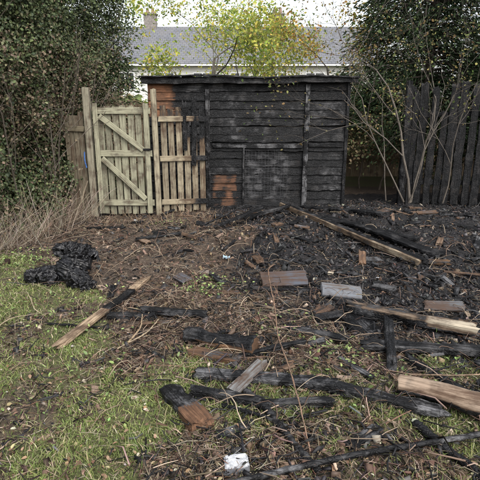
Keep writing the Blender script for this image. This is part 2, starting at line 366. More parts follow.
def log(name,p0,p1,r0,r1,burn=0,raw=(.3,.2,.13),lift=0,ashy=.3,parent=None,wob=.25,endcol=(.45,.33,.2)):
    z0=Hs(p0[0],p0[1])+r0*.8+lift; z1=Hs(p1[0],p1[1])+r1*.8+lift
    a=Vector((p0[0],p0[1],z0+(p0[2] if len(p0)>2 else 0))); b=Vector((p1[0],p1[1],z1+(p1[2] if len(p1)>2 else 0))); L=(b-a).length
    n=max(8,int(L/.012)); k=28; sd=int(rng.integers(1,500))
    V=[];C=[];Mk=[];F=[]
    for i in range(n+1):
        s=i/n; r=r0+(r1-r0)*s
        for j in range(k):
            t=j/k*2*math.pi; q=float(vn(s*L*7+sd,math.cos(t)*1.6+5+math.sin(t),1)+.5*vn(s*L*14+sd,math.sin(t)*5+math.cos(t)*5+9,2)+.5*vn(s*L*5,math.cos(t)*9+math.sin(t)*7,3)-1.0)
            rr=r*(1+wob*q); sag=.06*L*math.sin(s*3.14)*float(vn(sd,3,3)-.5)
            V.append((s*L+(.02*float(vn(math.cos(t)*3,math.sin(t)*3,5)-.5) if i in (0,n) else 0),rr*math.cos(t)+sag,rr*math.sin(t))); C.append((*raw,1)); bb=burn(s,t) if callable(burn) else burn; Mk.append((bb,ashy,0,1))
    for i in range(n):
        for j in range(k): F.append((i*k+j,i*k+(j+1)%k,(i+1)*k+(j+1)%k,(i+1)*k+j))
    for e,i in ((0,0),(1,n)):
        base=len(V)
        for j in range(k):
            v=V[i*k+j]; V.append((v[0]+(.004 if e else -.004),v[1]*.86,v[2]*.86)); C.append((*endcol,1)); Mk.append((min(Mk[i*k][0],.9),ashy,0,1))
        V.append((V[i*k][0],0,0)); C.append((*[c*.8 for c in endcol],1)); Mk.append(Mk[-1]); c=len(V)-1
        for j in range(k):
            j2=(j+1)%k
            q=[(i*k+j,i*k+j2,base+j2,base+j),(base+j,base+j2,c)]
            F+= q if e else [t[::-1] for t in q]
    me=bpy.data.meshes.new(name); me.from_pydata(V,[],F); me.update()
    for nm,cc in (('Col',C),('Msk',Mk)):
        at=me.color_attributes.new(nm,'FLOAT_COLOR','POINT'); at.data.foreach_set('color',np.array(cc,np.float32).ravel())
    me.materials.append(M_wood); o=bpy.data.objects.new(name,me); link(o,parent)
    for p in me.polygons: p.use_smooth=True
    d=(b-a).normalized(); up=Vector((0,0,1)); yv=up.cross(d).normalized(); zv=d.cross(yv)
    o.matrix_world=Matrix.Translation(a)@Matrix((d,yv,zv)).transposed().to_4x4(); return o

TAN=(.34,.22,.12); SLATE=(.07,.08,.098)
board('charred_beam',(.66,7.25,.10),(1.90,4.74,.02),.12,.075,burn=lambda x,y,z:np.where((y<-.2),.25+.3*vn(x*9,y*3,2),.95)+0*x,ashy=.5,raw=(.42,.35,.25),rough=.5)
board('charred_plank',(.95,7.2,.06),(1.95,6.25,.05),.10,.03,1,.5)
board('charred_plank',(1.55,6.0,.05),(2.2,5.05,.04),.16,.035,1,.3)
board('charred_plank',(1.15,6.4,.05),(2.1,5.55,.03),.12,.03,1,.35)
board('burnt_board_offcut',(1.82,4.92),(2.22,4.86),.09,.04,.45,.3,raw=TAN)
board('charred_plank',(.05,6.7,.02),(.75,7.0,.12),.06,.05,1,.4)
board('charred_plank',(-.35,6.1,.02),(.35,6.75,.15),.05,.04,.9,.4)
board('charred_plank',(2.3,6.6,.03),(3.3,5.9),.10,.03,1,.4)
board('burnt_board_offcut',(1.30,4.85),(1.33,5.0,.1),.08,.03,.3,.3,raw=(.26,.16,.10))
board('slate_grey_board',(.20,4.22,.06),(.62,4.22,.07),.17,.024,.28,.4,roll=.55,rough=.5,rag=.4,raw=SLATE)
board('slate_grey_board',(.71,3.93,.06),(1.06,3.94,.06),.14,.03,.15,.4,roll=.55,rough=.4,rag=.3,raw=(.14,.152,.17))
board('slate_fragment',(-.62,4.45,.03),(-.50,4.25,.03),.10,.018,.2,.4,roll=.3,rough=.5,raw=(.10,.11,.13))
board('slate_fragment',(1.55,3.75,.02),(1.85,3.7,.03),.12,.018,.3,.4,roll=.3,rough=.5,raw=(.10,.11,.12))
board('charred_plank',(.80,3.80),(1.25,3.66),.09,.03,1,.4)
board('charred_plank',(.10,4.12,.01),(.72,4.05,.01),.06,.03,1,.4)
board('broken_beam',(.86,3.62,.03),(1.68,3.14,.05),.10,.075,burn=lambda x,y,z:np.where(z>.2,.35+.3*vn(x*7,y*4,5),.95)-.35*(x>.65),ashy=.6,raw=(.43,.37,.28))
board('charred_board',(.88,3.60),(.98,3.05),.20,.03,1,.8)
board('charred_plank',(.80,2.93,.03),(1.95,2.86,.03),.095,.045,1,.45)
board('charred_post',(1.10,3.28,.06),(.94,2.66,.04),.06,.05,1,.5)
board('charred_plank',(1.07,2.80),(1.42,2.2),.06,.045,1,.35)
board('charred_plank',(1.3,3.35),(2.0,3.2),.09,.03,1,.6)
board('split_fence_rail',(-1.24,2.95,.01),(-.90,4.34,.03),.075,.03,burn=lambda x,y,z:np.where((x>.45)&(x<.78),.95,.25)+0*y,ashy=.3,raw=(.36,.27,.18),rough=.7)
board('charred_plank',(-1.05,3.50,.02),(-.68,3.44,.02),.06,.04,1,.3)
board('charred_plank',(-.80,3.56,.02),(-.27,3.42,.03),.08,.04,1,.5)
board('charred_stick',(-1.52,3.36),(-1.02,3.30),.018,.016,1,.2)
board('charred_stick',(-1.25,5.55,.03),(-.75,5.85,.03),.05,.03,1,.3)
board('charred_stick',(-2.0,6.1,.02),(-1.5,6.0,.02),.04,.025,1,.3)
log('burnt_log',(-.38,3.10),(.10,2.88),.055,.068,burn=lambda s,t:(.95 if math.sin(t)>.35 or s<.2 else .3),raw=(.26,.15,.08),wob=.7,endcol=(.12,.07,.04))
board('burnt_board_offcut',(-.34,2.90),(-.0,2.76),.09,.04,.42,.5,raw=(.28,.17,.10))
board('grey_board_offcut',(-.04,2.40,.03),(.15,2.68,.04),.085,.02,.22,.9,raw=(.19,.195,.195),rough=.6)
board('charred_plank',(-.27,2.62,.01),(.55,2.42,.02),.085,.045,1,1.2)
board('charred_plank',(.50,2.43,.02),(1.08,2.22,.02),.085,.045,1,1.3)
board('burnt_board_offcut',(-.42,2.46),(-.19,2.10),.12,.06,burn=lambda x,y,z:np.where(x>.6,.42,.95)+0*y,ashy=.9,raw=(.24,.13,.075),rough=1.4)
board('charred_plank',(-.28,2.40,.02),(.12,2.30,.01),.06,.05,1,.5)
board('charred_plank',(.10,2.30,.01),(.50,2.27,.02),.05,.04,1,.5)
board('charred_plank',(-.05,2.78,.01),(.45,3.0,.03),.04,.03,1,.4)
board('charred_plank',(1.5,2.75,.02),(2.0,2.5,.03),.06,.03,1,.6)
board('charred_plank',(.35,3.25,.02),(.75,3.05,.03),.07,.03,1,.6)
board('charred_plank',(.05,2.12,.01),(-.12,2.02,.01),.05,.02,1,.9)
board('charred_plank',(.62,2.75,.01),(.78,2.5,.02),.05,.025,1,.9)
board('charred_plank',(.7,2.08,.01),(.52,1.95,.01),.06,.025,1,.9)
def branch(name,pts,r0,r1,burn=1,raw=(.2,.13,.09),ash=.4,jit=.12):
    P=np.array([[p[0],p[1],Hs(p[0],p[1])+p[2]] for p in pts]); n=len(P)
    t=np.linspace(0,1,n); tt=np.linspace(0,1,n*9); Q=np.stack([np.interp(tt,t,P[:,i]) for i in range(3)],1)
    kk=np.ones(7)/7
    for i in range(3):
        q=np.pad(Q[:,i],3,mode='edge'); Q[:,i]=np.convolve(q,kk,'valid')
    Q[1:-1]+=rng.normal(size=(len(Q)-2,3))*r0*jit
    o=tubes(name,[(Q,np.linspace(r0,r1,len(Q))*(1+jit*rng.normal(size=len(Q))))],M_wood,raw,ns=9)
    a=o.data.color_attributes.new('Msk','FLOAT_COLOR','POINT'); m=len(o.data.vertices)
    a.data.foreach_set('color',np.tile(np.array([burn,ash,0,1],np.float32),m)); return o
branch('charred_branch',[(.02,2.42,.03),(.14,2.25,.04),(.2,2.08,.03),(.27,1.93,.02),(.36,1.80,.02)],.022,.016)
branch('charred_branch',[(-.12,2.30,.02),(.1,2.18,.04),(.3,2.06,.02),(.42,1.98,.01)],.012,.008)
branch('bramble_stem',[(.36,4.75,.02),(.27,4.35,.14),(.25,3.95,.17),(.27,3.4,.15),(.25,2.95,.12),(.28,2.5,.14),(.31,2.15,.10),(.33,1.88,.02)],.006,.0035,burn=.1,raw=(.24,.15,.10),ash=0)
branch('charred_branch',[(.9,2.15,.03),(1.0,1.95,.03),(1.12,1.70,.02)],.022,.018)
branch('charred_branch',[(-.55,6.3,.02),(-.2,6.5,.16),(.1,6.9,.2),(.3,7.2,.1)],.014,.008)
branch('dead_branch',[(-.78,3.0,.02),(-.72,3.2,.07),(-.76,3.45,.05)],.007,.004,burn=.05,raw=(.33,.24,.15))
branch('dead_branch',[(-.85,2.95,.02),(-.66,3.12,.05),(-.62,3.4,.04)],.006,.004,burn=.05,raw=(.38,.30,.2))
branch('dead_branch',[(1.0,2.6,.03),(1.25,2.45,.12),(1.5,2.5,.1)],.006,.003,burn=.1,raw=(.26,.18,.12))
log('cut_log',(.90,2.42,.02),(1.70,2.06,.02),.052,.066,burn=lambda s,t:.22+.12*math.sin(9*s+2*t)+.5*(math.sin(t)<-.2),raw=(.30,.225,.165),endcol=(.36,.28,.2),wob=.3)
branch('metal_pole',[(-.1,1.70,.03),(.5,1.86,.05),(1.2,2.05,.06),(1.7,2.2,.05)],.0145,.0145,burn=1,ash=1.0,jit=.03)

E=empty('burnt_timber_fragments'); cnt=0
for i in range(520):
    x0=rng.uniform(-1.6,3.4); y0=rng.uniform(1.9,7.4)
    if x0<-.4 and y0<3.2: continue
    if rng.random()>.5+.5*float(ash_m(np.array([x0]),np.array([y0]))[0]): continue
    a=rng.uniform(0,6.28); L=rng.uniform(.05,.26)*(1.7 if rng.random()<.14 else 1); w=rng.uniform(.02,.085)*min(1,L*5); br=rng.random()
    if y0<3: L*=.6; w*=.6
    board('fragment_%d'%cnt,(x0,y0,rng.uniform(0,.02)),(x0+math.cos(a)*L,y0+math.sin(a)*L,rng.uniform(0,.05)),w,w*rng.uniform(.2,.6),burn=1 if br<.76 else rng.uniform(.3,.6),ashy=rng.uniform(.1,1.2),raw=(.24,.175,.125),roll=rng.uniform(-.5,.5),parent=E,rough=1.3); cnt+=1

# concrete block, stones, litter
def lump(name,loc,s,mat,sub=3,amp=.25,sd=0,rz=None):
    import bmesh
    bm=bmesh.new(); bmesh.ops.create_cube(bm,size=1); bmesh.ops.bevel(bm,geom=bm.edges[:],offset=.07,segments=2,affect='EDGES'); bmesh.ops.subdivide_edges(bm,edges=bm.edges[:],cuts=sub,use_grid_fill=True)
    for v in bm.verts:
        q=float(fbm(v.co.x*3+sd,v.co.y*3+v.co.z*2.3,3,sd%40)-.5); v.co*=1+amp*q
    me=bpy.data.meshes.new(name); bm.to_mesh(me); bm.free(); me.materials.append(mat)
    o=bpy.data.objects.new(name,me); link(o); o.scale=s; o.location=(loc[0],loc[1],Hs(loc[0],loc[1])+s[2]*.38+(loc[2] if len(loc)>2 else 0)); o.rotation_euler=(rng.uniform(-.05,.05),rng.uniform(-.05,.05),rng.uniform(-.4,.4) if rz is None else rz); return o
def blockmat():
    m,nt,b=newmat('pale_top_concrete'); v=coords(nt); s=N(nt,'ShaderNodeSeparateXYZ'); nt.links.new(v,s.inputs[0]); n=noise(nt,v,5,4,.65)
    f=mapr(nt,math_(nt,'ADD',s.outputs[2],math_(nt,'MULTIPLY',math_(nt,'SUBTRACT',n,.5),.4)),.38,.44)  # mask by height: paler top, grey-blue below, edge broken by noise
    c=mixc(nt,f,mixc(nt,n,(.10,.105,.12),(.18,.185,.20)),mixc(nt,mapr(nt,n,.35,.7),(.52,.53,.55),(.26,.27,.28))); nt.links.new(c,b.inputs['Base Color']); b.inputs['Roughness'].default_value=.85; bump(nt,n,.3,.02,b); return m
M_stone=plainmat('stone',(.42,.36,.27),.8,.3,20,.5,.006)
lump('concrete_block',(-.015,1.83,-.025),(.11,.085,.085),blockmat(),amp=.16,sd=3,rz=.12)
for q,(a,b_,s) in enumerate([(-.60,2.41,.03),(-.54,2.39,.022),(-.95,2.6,.02),(.9,4.5,.04),(1.75,5.2,.04),(-.2,4.4,.03),(1.5,4.1,.035)]): lump('stone',(a,b_),(s*1.4,s,s*.7),M_stone,2,.5,q+11)
for q,(a,b_,c,sz) in enumerate([(-.15,5.0,(.30,.42,.5),.75),(-1.5,6.7,(.45,.5,.55),.5),(1.35,4.4,(.55,.55,.55),.5)]):
    n_=10; X_,Y_=np.meshgrid(np.linspace(-.05,.05,n_),np.linspace(-.035,.035,n_)); Z_=fbm(X_*60+q,Y_*60,3,q)*.05
    i_=(np.arange(n_-1)[None]+np.arange(n_-1)[:,None]*n_).ravel()
    o=mesh_np('plastic_wrapper',np.stack([X_.ravel(),Y_.ravel(),Z_.ravel()],1)*sz,np.stack([i_,i_+1,i_+1+n_,i_+n_],1),plainmat('plastic_%d'%q,c,.4,.15,10,0))
    o.location=(a,b_,Hs(a,b_)+.015); o.rotation_euler=(.2,.1,q*1.3)

# burnt crumpled sheeting: a core wrapped in folded, creased sheets
def bundle():
    import bmesh
    E=empty('burnt_plastic_sheeting')
    m,nt,b=newmat('burnt_plastic'); v=coords(nt); n=noise(nt,v,14,3,.7)
    nt.links.new(mixc(nt,mapr(nt,n,.5,.72),(.005,.005,.006),(.016,.016,.019)),b.inputs['Base Color']); b.inputs['Roughness'].default_value=.42; b.inputs['Specular IOR Level'].default_value=.4
    bump(nt,noise(nt,v,22,3,.6),.7,.012,b)
    cores=[(.06,.0,.13,.11,.10,.15),(.10,.06,.26,.08,.07,.10),(.0,.05,.29,.065,.055,.06),(-.14,-.02,.07,.12,.10,.065),(-.27,-.02,.05,.08,.08,.04),(.14,-.10,.07,.09,.09,.08),(.19,-.18,.03,.07,.06,.04),(.17,.08,.20,.04,.05,.09)]
    bm=bmesh.new()
    for (dx,dy,dz,rx,ry,rz) in cores: bmesh.ops.create_icosphere(bm,subdivisions=3,radius=1,matrix=Matrix.Translation((dx,dy,dz))@Matrix.Diagonal((rx,ry,rz,1)))
    me=bpy.data.meshes.new('core'); bm.to_mesh(me); bm.free(); me.materials.append(m)
    o=link(bpy.data.objects.new('core',me),E); r=o.modifiers.new('r','REMESH'); r.mode='VOXEL'; r.voxel_size=.009; r.use_smooth_shade=True
    t0=bpy.data.textures.new('fold0','CLOUDS'); t0.noise_scale=.12; t0.noise_depth=2; t0.cloud_type='COLOR'
    d0=o.modifiers.new('d0','DISPLACE'); d0.texture=t0; d0.strength=.14; d0.direction='RGB_TO_XYZ'; d0.texture_coords='LOCAL'
    V=[];F=[];off=0; g=34
    for (dx,dy,dz,rx,ry,rz) in cores+cores+cores[:4]:
        sd=int(rng.integers(1,200)); U,W_=np.meshgrid(np.linspace(-1,1,g),np.linspace(-1,1,g))
        R_=1-.25*fbm(U*1.5+sd,W_*1.5,2,3)
        th=rng.uniform(0,6.28); nrm=unit(np.array([math.cos(th),math.sin(th)-.3,rng.uniform(.2,1.2)])); t=unit(np.cross(nrm,[.1,.2,1])); bb=np.cross(nrm,t)
        def ridge(a,b,s): return 1-np.abs(2*vn(a,b,s)-1)
        ang=rng.uniform(0,3.14); ua=U*math.cos(ang)+W_*math.sin(ang); ub=-U*math.sin(ang)+W_*math.cos(ang)
        hgt=.055*ridge(ua*3.2+sd,ub*1.1,2)+.03*ridge(ua*5+ub*2,ub*4-ua+sd,5)+.012*ridge(ua*11,ub*9+sd,8)
        rad=np.array([rx,ry,rz]).mean()
        drop=(U**2+W_**2)*rad*.75
        Pp=np.array([dx,dy,dz])+ (t*(U*R_)[...,None]+bb*(W_*R_)[...,None])*rad*1.15+nrm*(rad*.75+hgt-drop)[...,None]
        Pp[...,0]+=.02*(fbm(U*3,W_*3+sd,2,6)-.5); Pp[...,2]=np.maximum(Pp[...,2],.004+.02*fbm(U*4+sd,W_*4,2,9))
        V.append(Pp.reshape(-1,3)); i_=(np.arange(g-1)[None]+np.arange(g-1)[:,None]*g).ravel(); F.append(np.stack([i_,i_+1,i_+1+g,i_+g],1)+off); off+=g*g
    mesh_np('folded_sheets',np.concatenate(V),np.concatenate(F),m,None,E,smooth=True)
    E.location=(-1.64,4.30,Hs(-1.64,4.3)-.015); E.scale=(1.05,1.0,1.05)
bundle()

# ---------------------------------------------------------------- shed
S=empty('burnt_shed')
SX0,SX1,SY=-1.44,1.72,7.85
def wall_burn(x0,x1,z):
    def f(x,y,zz):
        wx=x0+(x1-x0)*x
        raw=np.clip(sst(-.86,-1.12,wx)*sst(1.28,1.55,z),0,1)*.85+.85*sst(.30,.16,np.abs(wx+.25))*sst(.72,.45,z)*sst(.0,.10,z)*(.55+.5*vn(wx*11,z*17,3))
        return 1.10-.95*np.clip(raw,0,1)
    return f
def wall_ash(x0,x1,z):
    def f(x,y,zz):
        wx=x0+(x1-x0)*x
        return .03+.8*sst(.42,.25,np.abs(wx-.42))*sst(.98,.85,z)*sst(.05,.2,z)*(.3+.7*vn(wx*6,z*9,3))+.75*sst(.4,.75,vn(wx*2.3,z*3,8))*vn(wx*7,z*7,2)
    return f
zb=.02; h=.130; q=0
while zb<1.93:
    zc=zb+h/2
    segs=[(SX0,SX1,0)]
    if .12<zc<.98: segs=[(SX0,.055,0),(.03,1.04,.035),(1.02,SX1,0)]
    for (xa,xb_,dy) in segs:
        gap=rng.normal()*.005
        board('siding_board_%d'%q,(xa,SY+dy+rng.normal()*.005,zc+gap),(xb_,SY+dy+rng.normal()*.005,zc+gap+rng.normal()*.007),.02,h+.004,burn=wall_burn(xa,xb_,zc),ashy=wall_ash(xa,xb_,zc),raw=(.24,.115,.07) if zc<1 else (.30,.14,.075),parent=S,ground=False,roll=-.13,rough=.62,rag=.2,step=.02); q+=1
    zb+=h
def box(name,x0,x1,y0,y1,z0,z1,mat,parent=None):
    V=[(a,b,c) for a in (x0,x1) for b in (y0,y1) for c in (z0,z1)]
    F=[(0,1,3,2),(4,6,7,5),(0,4,5,1),(2,3,7,6),(0,2,6,4),(1,5,7,3)]
    me=bpy.data.meshes.new(name); me.from_pydata(V,[],F); me.materials.append(mat); return link(bpy.data.objects.new(name,me),parent)
M_blk=plainmat('near_black',(.009,.009,.010),.8,.5,6,.4)
box('dark_backing',SX0+.03,SX1-.03,SY+.08,SY+.11,.0,1.9,M_blk,S)  # near-black sheet close behind the siding, backs the gaps between boards
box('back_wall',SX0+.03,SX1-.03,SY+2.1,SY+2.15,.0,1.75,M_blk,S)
for sx in (SX0,SX1):
    for k in range(14):
        board('side_board',(sx,SY+.02,.03+h*(k+.5)),(sx,SY+2.15,.03+h*(k+.5)),.018,h,1 if sx>0 else .6,.3,raw=(.3,.15,.07),parent=S,ground=False,rough=.5,rag=.1,step=.08)
for k in range(16):
    xx=SX0-.08+ (SX1-SX0+.16)*(k+.5)/16
    board('roof_board',(xx,SY-.10,2.05),(xx,SY+2.3,1.85),(SX1-SX0+.16)/16*.99,.022,1,.4,parent=S,ground=False,rough=.4,rag=.3,step=.1)
board('fascia',(SX0-.09,SY-.12,2.0),(SX1+.08,SY-.12,2.01),.022,.085,1,.3,parent=S,ground=False,rough=.8,rag=.5)
board('roof_edge_strip',(SX0-.11,SY-.14,2.065),(SX1+.10,SY-.13,2.06),.07,.022,1,.5,parent=S,ground=False,rough=1.,rag=.5)
for nm,x_,z0,z1,w_,as_ in (('trim_left',-.52,.02,1.88,.07,.7),('trim_door',1.05,.02,1.95,.075,1.7),('corner_trim',1.69,.0,1.95,.05,.2),('door_stile',.05,.08,1.0,.03,.6)):
    board(nm,(x_,SY-.038,z0),(x_+.01,SY-.038,z1),w_,.022,1,as_,roll=0,parent=S,ground=False,rough=.8,rag=.4)
board('door_rail',(-.44,SY-.037,1.02),(1.0,SY-.037,1.01),.02,.06,1,.9,parent=S,ground=False,rough=1,rag=.4)
board('door_rail_right',(1.1,SY-.037,1.03),(1.65,SY-.037,1.02),.02,.06,1,.3,parent=S,ground=False,rough=1,rag=.4)
board('door_rail_upper',(-.44,SY-.037,1.10),(.1,SY-.037,1.09),.02,.04,1,.5,parent=S,ground=False,rough=1,rag=.4)
board('base_skid',(SX0,SY-.01,.0),(SX1,SY-.01,.01),.05,.07,1,.2,parent=S,ground=False,rough=.6)
lst=[]
for k in range(14):
    x_=.09+.68*k/13; z1=.95-.12*rng.random()*(k>9); sg=rng.normal()*.008; lst.append(([(x_+sg*math.sin(z*5)+rng.normal()*.003,SY-.02+rng.normal()*.006,z) for z in np.linspace(.15+.1*rng.random(),z1,9)],[.0017]*9))
for k in range(17):
    z_=.15+.80*k/16; x1=.78-.22*rng.random()*(k%3==0); sg=rng.normal()*.008; lst.append(([(x_,SY-.018+rng.normal()*.006,z_+sg*math.sin(x_*6)+rng.normal()*.003) for x_ in np.linspace(.08,x1,9)],[.0017]*9))
tubes('wire_mesh',lst,leafmat('burnt_wire',0,.6,.3),(.07,.07,.075),S,4)

# ---------------------------------------------------------------- gate and picket panel
GW=(.285,.28,.20); GR=(.335,.325,.23)
def picket_run(parent,xa,ya,xb,yb,n,w,z0,z1,burnf,rawc,ztopj=.01):
    for k in range(n):
        s=(k+.5)/n; x_=xa+(xb-xa)*s; y_=ya+(yb-ya)*s
        br=burnf(s); sc_=rng.uniform(.72,1.1)
        board('picket_%d'%k,(x_,y_,z0+rng.normal()*.01),(x_+rng.normal()*.006,y_,z1+rng.normal()*ztopj),w*rng.uniform(.93,1.04),.018,burn=br,ashy=.3,raw=[c*sc_ for c in rawc],parent=parent,ground=False,rough=.35 ,rag=.15,step=.05)
G=empty('wooden_gate')
picket_run(G,-2.10,7.22,-1.32,7.22,7,.094,.03,1.62,lambda s:.14,GW)
zz=.03
for nm,z_ in (('top_rail',1.53),('middle_rail',.92),('bottom_rail',.18)):
    board(nm,(-2.12,7.19,zz+z_),(-1.30,7.19,zz+z_),.025,.09,.10,0,raw=GR,parent=G,ground=False,rough=.2,rag=.1)
board('brace_upper',(-2.04,7.165,zz+1.46),(-1.42,7.165,zz+.97),.022,.075,.10,0,raw=GR,parent=G,ground=False,rough=.2,rag=.1)
board('brace_lower',(-2.04,7.165,zz+.85),(-1.42,7.165,zz+.24),.022,.075,.10,0,raw=GR,parent=G,ground=False,rough=.2,rag=.1)
for nm,x_ in (('stile_left',-2.09),('stile_right',-1.36)):
    board(nm,(x_,7.15,zz+.02),(x_,7.15,zz+1.63),.07,.02,.10,0,raw=GR,parent=G,ground=False,rough=.2,rag=.1)
board('latch',(-1.42,7.13,zz+.98),(-1.30,7.13,zz+.98),.01,.03,1,0,parent=G,ground=False,rough=.1,rag=0)
board('gate_post',(-2.22,7.22,-.05),(-2.22,7.22,1.88),.10,.10,.14,0,raw=(.28,.26,.195),ground=False,rough=.2,rag=.15)
board('gate_post',(-1.24,7.22,-.05),(-1.25,7.22,1.86),.075,.09,.15,0,raw=(.35,.31,.22),ground=False,rough=.2,rag=.15)
Fp=empty('picket_fence')
picket_run(Fp,-1.19,7.30,-.52,7.42,6,.088,.05,1.62,lambda s:(lambda x,y,z:np.clip(.10+.25*s*s+.75*sst(.55,.95,x)*(s>.5)+.3*sst(.7,1.,x)+(.75 if .75<s<.9 else 0)+.25*(vn(x*6,y*3+s*9,4)-.5),0,1.1)),(.33,.285,.20),.025)
for z_ in (1.44,.86,.2):
    board('rail_%d'%int(z_*10),(-1.2,7.27,z_),(-.5,7.39,z_),.03,.08,lambda x,y,z:.05+.85*x**2,.3,raw=(.34,.29,.20),parent=Fp,ground=False,rough=.4,rag=.3)
board('charred_upright',(-.70,7.34,.75),(-.68,7.36,1.72),.07,.03,1,.3,parent=Fp,ground=False)
board('charred_upright_2',(-.82,7.32,1.0),(-.82,7.32,1.66),.06,.03,1,.3,parent=Fp,ground=False)
Fl=empty('picket_fence')
picket_run(Fl,-2.62,7.35,-2.30,7.26,4,.075,.0,1.5,lambda s:.2,(.20,.175,.125),.04)
board('rail',(-2.75,7.38,1.3),(-2.28,7.22,1.3),.03,.08,.1,0,raw=(.22,.19,.13),parent=Fl,ground=False)
board('leaning_lath',(-2.45,7.0,0.0),(-2.28,7.12,.55),.06,.02,.1,0,raw=(.3,.25,.18),parent=Fl,ground=False)
branch('blue_strap',[(-2.285,7.14,1.0),(-2.29,7.13,.88),(-2.27,7.14,.75)],.010,.009,0).data.materials[0]=plainmat('blue_webbing',(.03,.09,.26),.6)

# ---------------------------------------------------------------- right burnt fence
Rf=empty('charred_fence')
xx=2.72
while xx<6.2:
    yy=8.05-(xx-2.75)*.12; w_=rng.uniform(.10,.15)
    top=1.90+rng.normal()*.05-(rng.random()<.15)*rng.uniform(.1,.4)
    board('fence_board',(xx,yy,0.0),(xx+rng.normal()*.015,yy+rng.normal()*.01,top),w_,.022,1.1,rng.uniform(.0,.15),roll=rng.normal()*.05,parent=Rf,ground=False,rough=1.,rag=1.2,step=.04)
    xx+=w_+rng.uniform(.0,.03)
for z_ in (.4,1.5): board('rail',(2.7,8.09,z_),(6.3,7.67,z_),.05,.08,1,.1,parent=Rf,ground=False)
board('post',(2.70,8.02,0),(2.70,8.02,2.0),.09,.09,1,.2,parent=Rf,ground=False)
Bf=empty('boundary_fence')
xx=-5.5
while xx<7:
    s_=rng.uniform(.8,1.2); board('fence_board',(xx,11.6,0),(xx,11.6,1.75+rng.normal()*.02),.135,.02,.12,.1,raw=(.24*s_,.18*s_,.12*s_),parent=Bf,ground=False,rough=.3,rag=.2,step=.15); xx+=.14
for z_ in (.4,1.4): board('rail',(-5.6,11.57,z_),(7,11.57,z_),.03,.08,.2,.1,raw=(.15,.1,.06),parent=Bf,ground=False,rough=.2,step=.2)

# ---------------------------------------------------------------- vegetation
def grow(acc,tips,p,d,L,r,depth,wander=.18,up=.03,kids=(2,4),ratio=.66,nseg=6,ang=.75):
    pts=[p.copy()]; rad=[r]; ds=[d.copy()]
    for i in range(nseg):
        d=d+rng.normal(size=3)*wander; d[2]+=up; d=d/np.linalg.norm(d); p=p+d*L/nseg; pts.append(p.copy()); rad.append(r*(1-.55*(i+1)/nseg)); ds.append(d.copy())
    acc.append((pts,rad))
    if depth<=1: 
        for a,b in zip(pts[1:],ds[1:]): tips.append((a,b))
    if depth==0: return
    for k in range(rng.integers(*kids)+1):
        i=rng.integers(2,nseg+1); v=rng.normal(size=3); v-=v.dot(ds[i])*ds[i]; v/=np.linalg.norm(v)
        nd=ds[i]*math.cos(ang)+v*math.sin(ang*rng.uniform(.6,1.2)); nd/=np.linalg.norm(nd)
        grow(acc,tips,pts[i],nd,L*ratio*rng.uniform(.7,1.15),rad[i]*.62,depth-1,wander*1.1,up,kids,ratio,nseg,ang)
def tree(name,stems,leafn,lsize,cols,p,barkcol,spread=.07,depth=4,aspect=.6,mat=None,sd=1,**kw):
    global rng
    keep=rng; rng=np.random.default_rng(sd)
    E=empty(name); acc=[];tips=[]
    for (pp,dd,L,r) in stems: grow(acc,tips,np.array(pp,float),unit(np.array(dd,float)),L,r,depth,**kw)
    tubes('trunk_and_branches',acc,M_bark,barkcol,E,5)
    if leafn>0:
        T=np.array([t[0] for t in tips])
        i=rng.integers(0,len(T),leafn); P=T[i]+rng.normal(size=(leafn,3))*spread
        V,F=leaf_geo(P,lsize*(.6+.8*rng.random(leafn)),(0,-.2,.6),.8,aspect)
        C=pal(leafn,cols,p); C*=(.65+.7*fbm(P[:,0:1]*2.2+P[:,2:3],P[:,1:2]*2+P[:,2:3]*2,3,12))
        mesh_np('leaves',V,F,mat or M_tleaf,rep(C,6),E)
    rng=keep; return E
YG=[(.33,.38,.09),(.46,.46,.10),(.20,.28,.07),(.54,.45,.11)]
tree('apple_tree',[((-.95,10.9,0),(.02,0,1),2.7,.055),((-.90,10.95,0),(.16,0,1),2.7,.035)],5200,.065,YG,[.33,.27,.28,.12],(.12,.105,.085),spread=.14,depth=3,sd=21,wander=.10,up=.02,ratio=.60,ang=.85)
tree('apple_tree',[((.7,12.9,0),(.03,0,1),2.9,.06)],4600,.065,YG,[.3,.3,.25,.15],(.10,.09,.07),spread=.19,depth=3,sd=22,wander=.11,up=.03,ratio=.64,ang=.85)
tree('cherry_tree',[((2.1,10.4,0),(.0,0,1),2.5,.05)],2900,.065,[(.54,.34,.09),(.48,.40,.10),(.36,.20,.08),(.28,.32,.09)],[.33,.3,.15,.22],(.09,.075,.06),spread=.14,depth=3,sd=23,wander=.12,up=.04,ratio=.58,ang=.8)
tree('hazel_bush',[((-2.9+.45*k,12.6,0),(.05*(k-1),0,1),1.25,.03) for k in range(4)],2400,.065,[(.30,.38,.09),(.20,.29,.07),(.42,.42,.11)],[.45,.35,.2],(.08,.07,.05),spread=.15,depth=2,sd=24,wander=.14,ratio=.6,ang=.8)

tree('bare_elder_shrub',[((2.78,7.75,.1),(-.10,-.02,1),2.3,.026),((2.70,7.80,.1),(-.32,.0,1),2.2,.016),((2.82,7.8,.1),(.25,-.1,1),2.0,.016),((2.75,7.72,.1),(.05,-.25,1),1.8,.013),((2.45,7.95,.1),(-.15,0,1),2.0,.012),((3.3,7.7,.1),(.25,-.1,1),1.9,.013)],3000,.04,[(.26,.24,.10),(.20,.14,.07),(.12,.16,.06)],[.4,.3,.3],(.125,.105,.085),spread=.06,depth=4,sd=31,wander=.15,up=.015,ratio=.68,ang=.6,kids=(2,5))

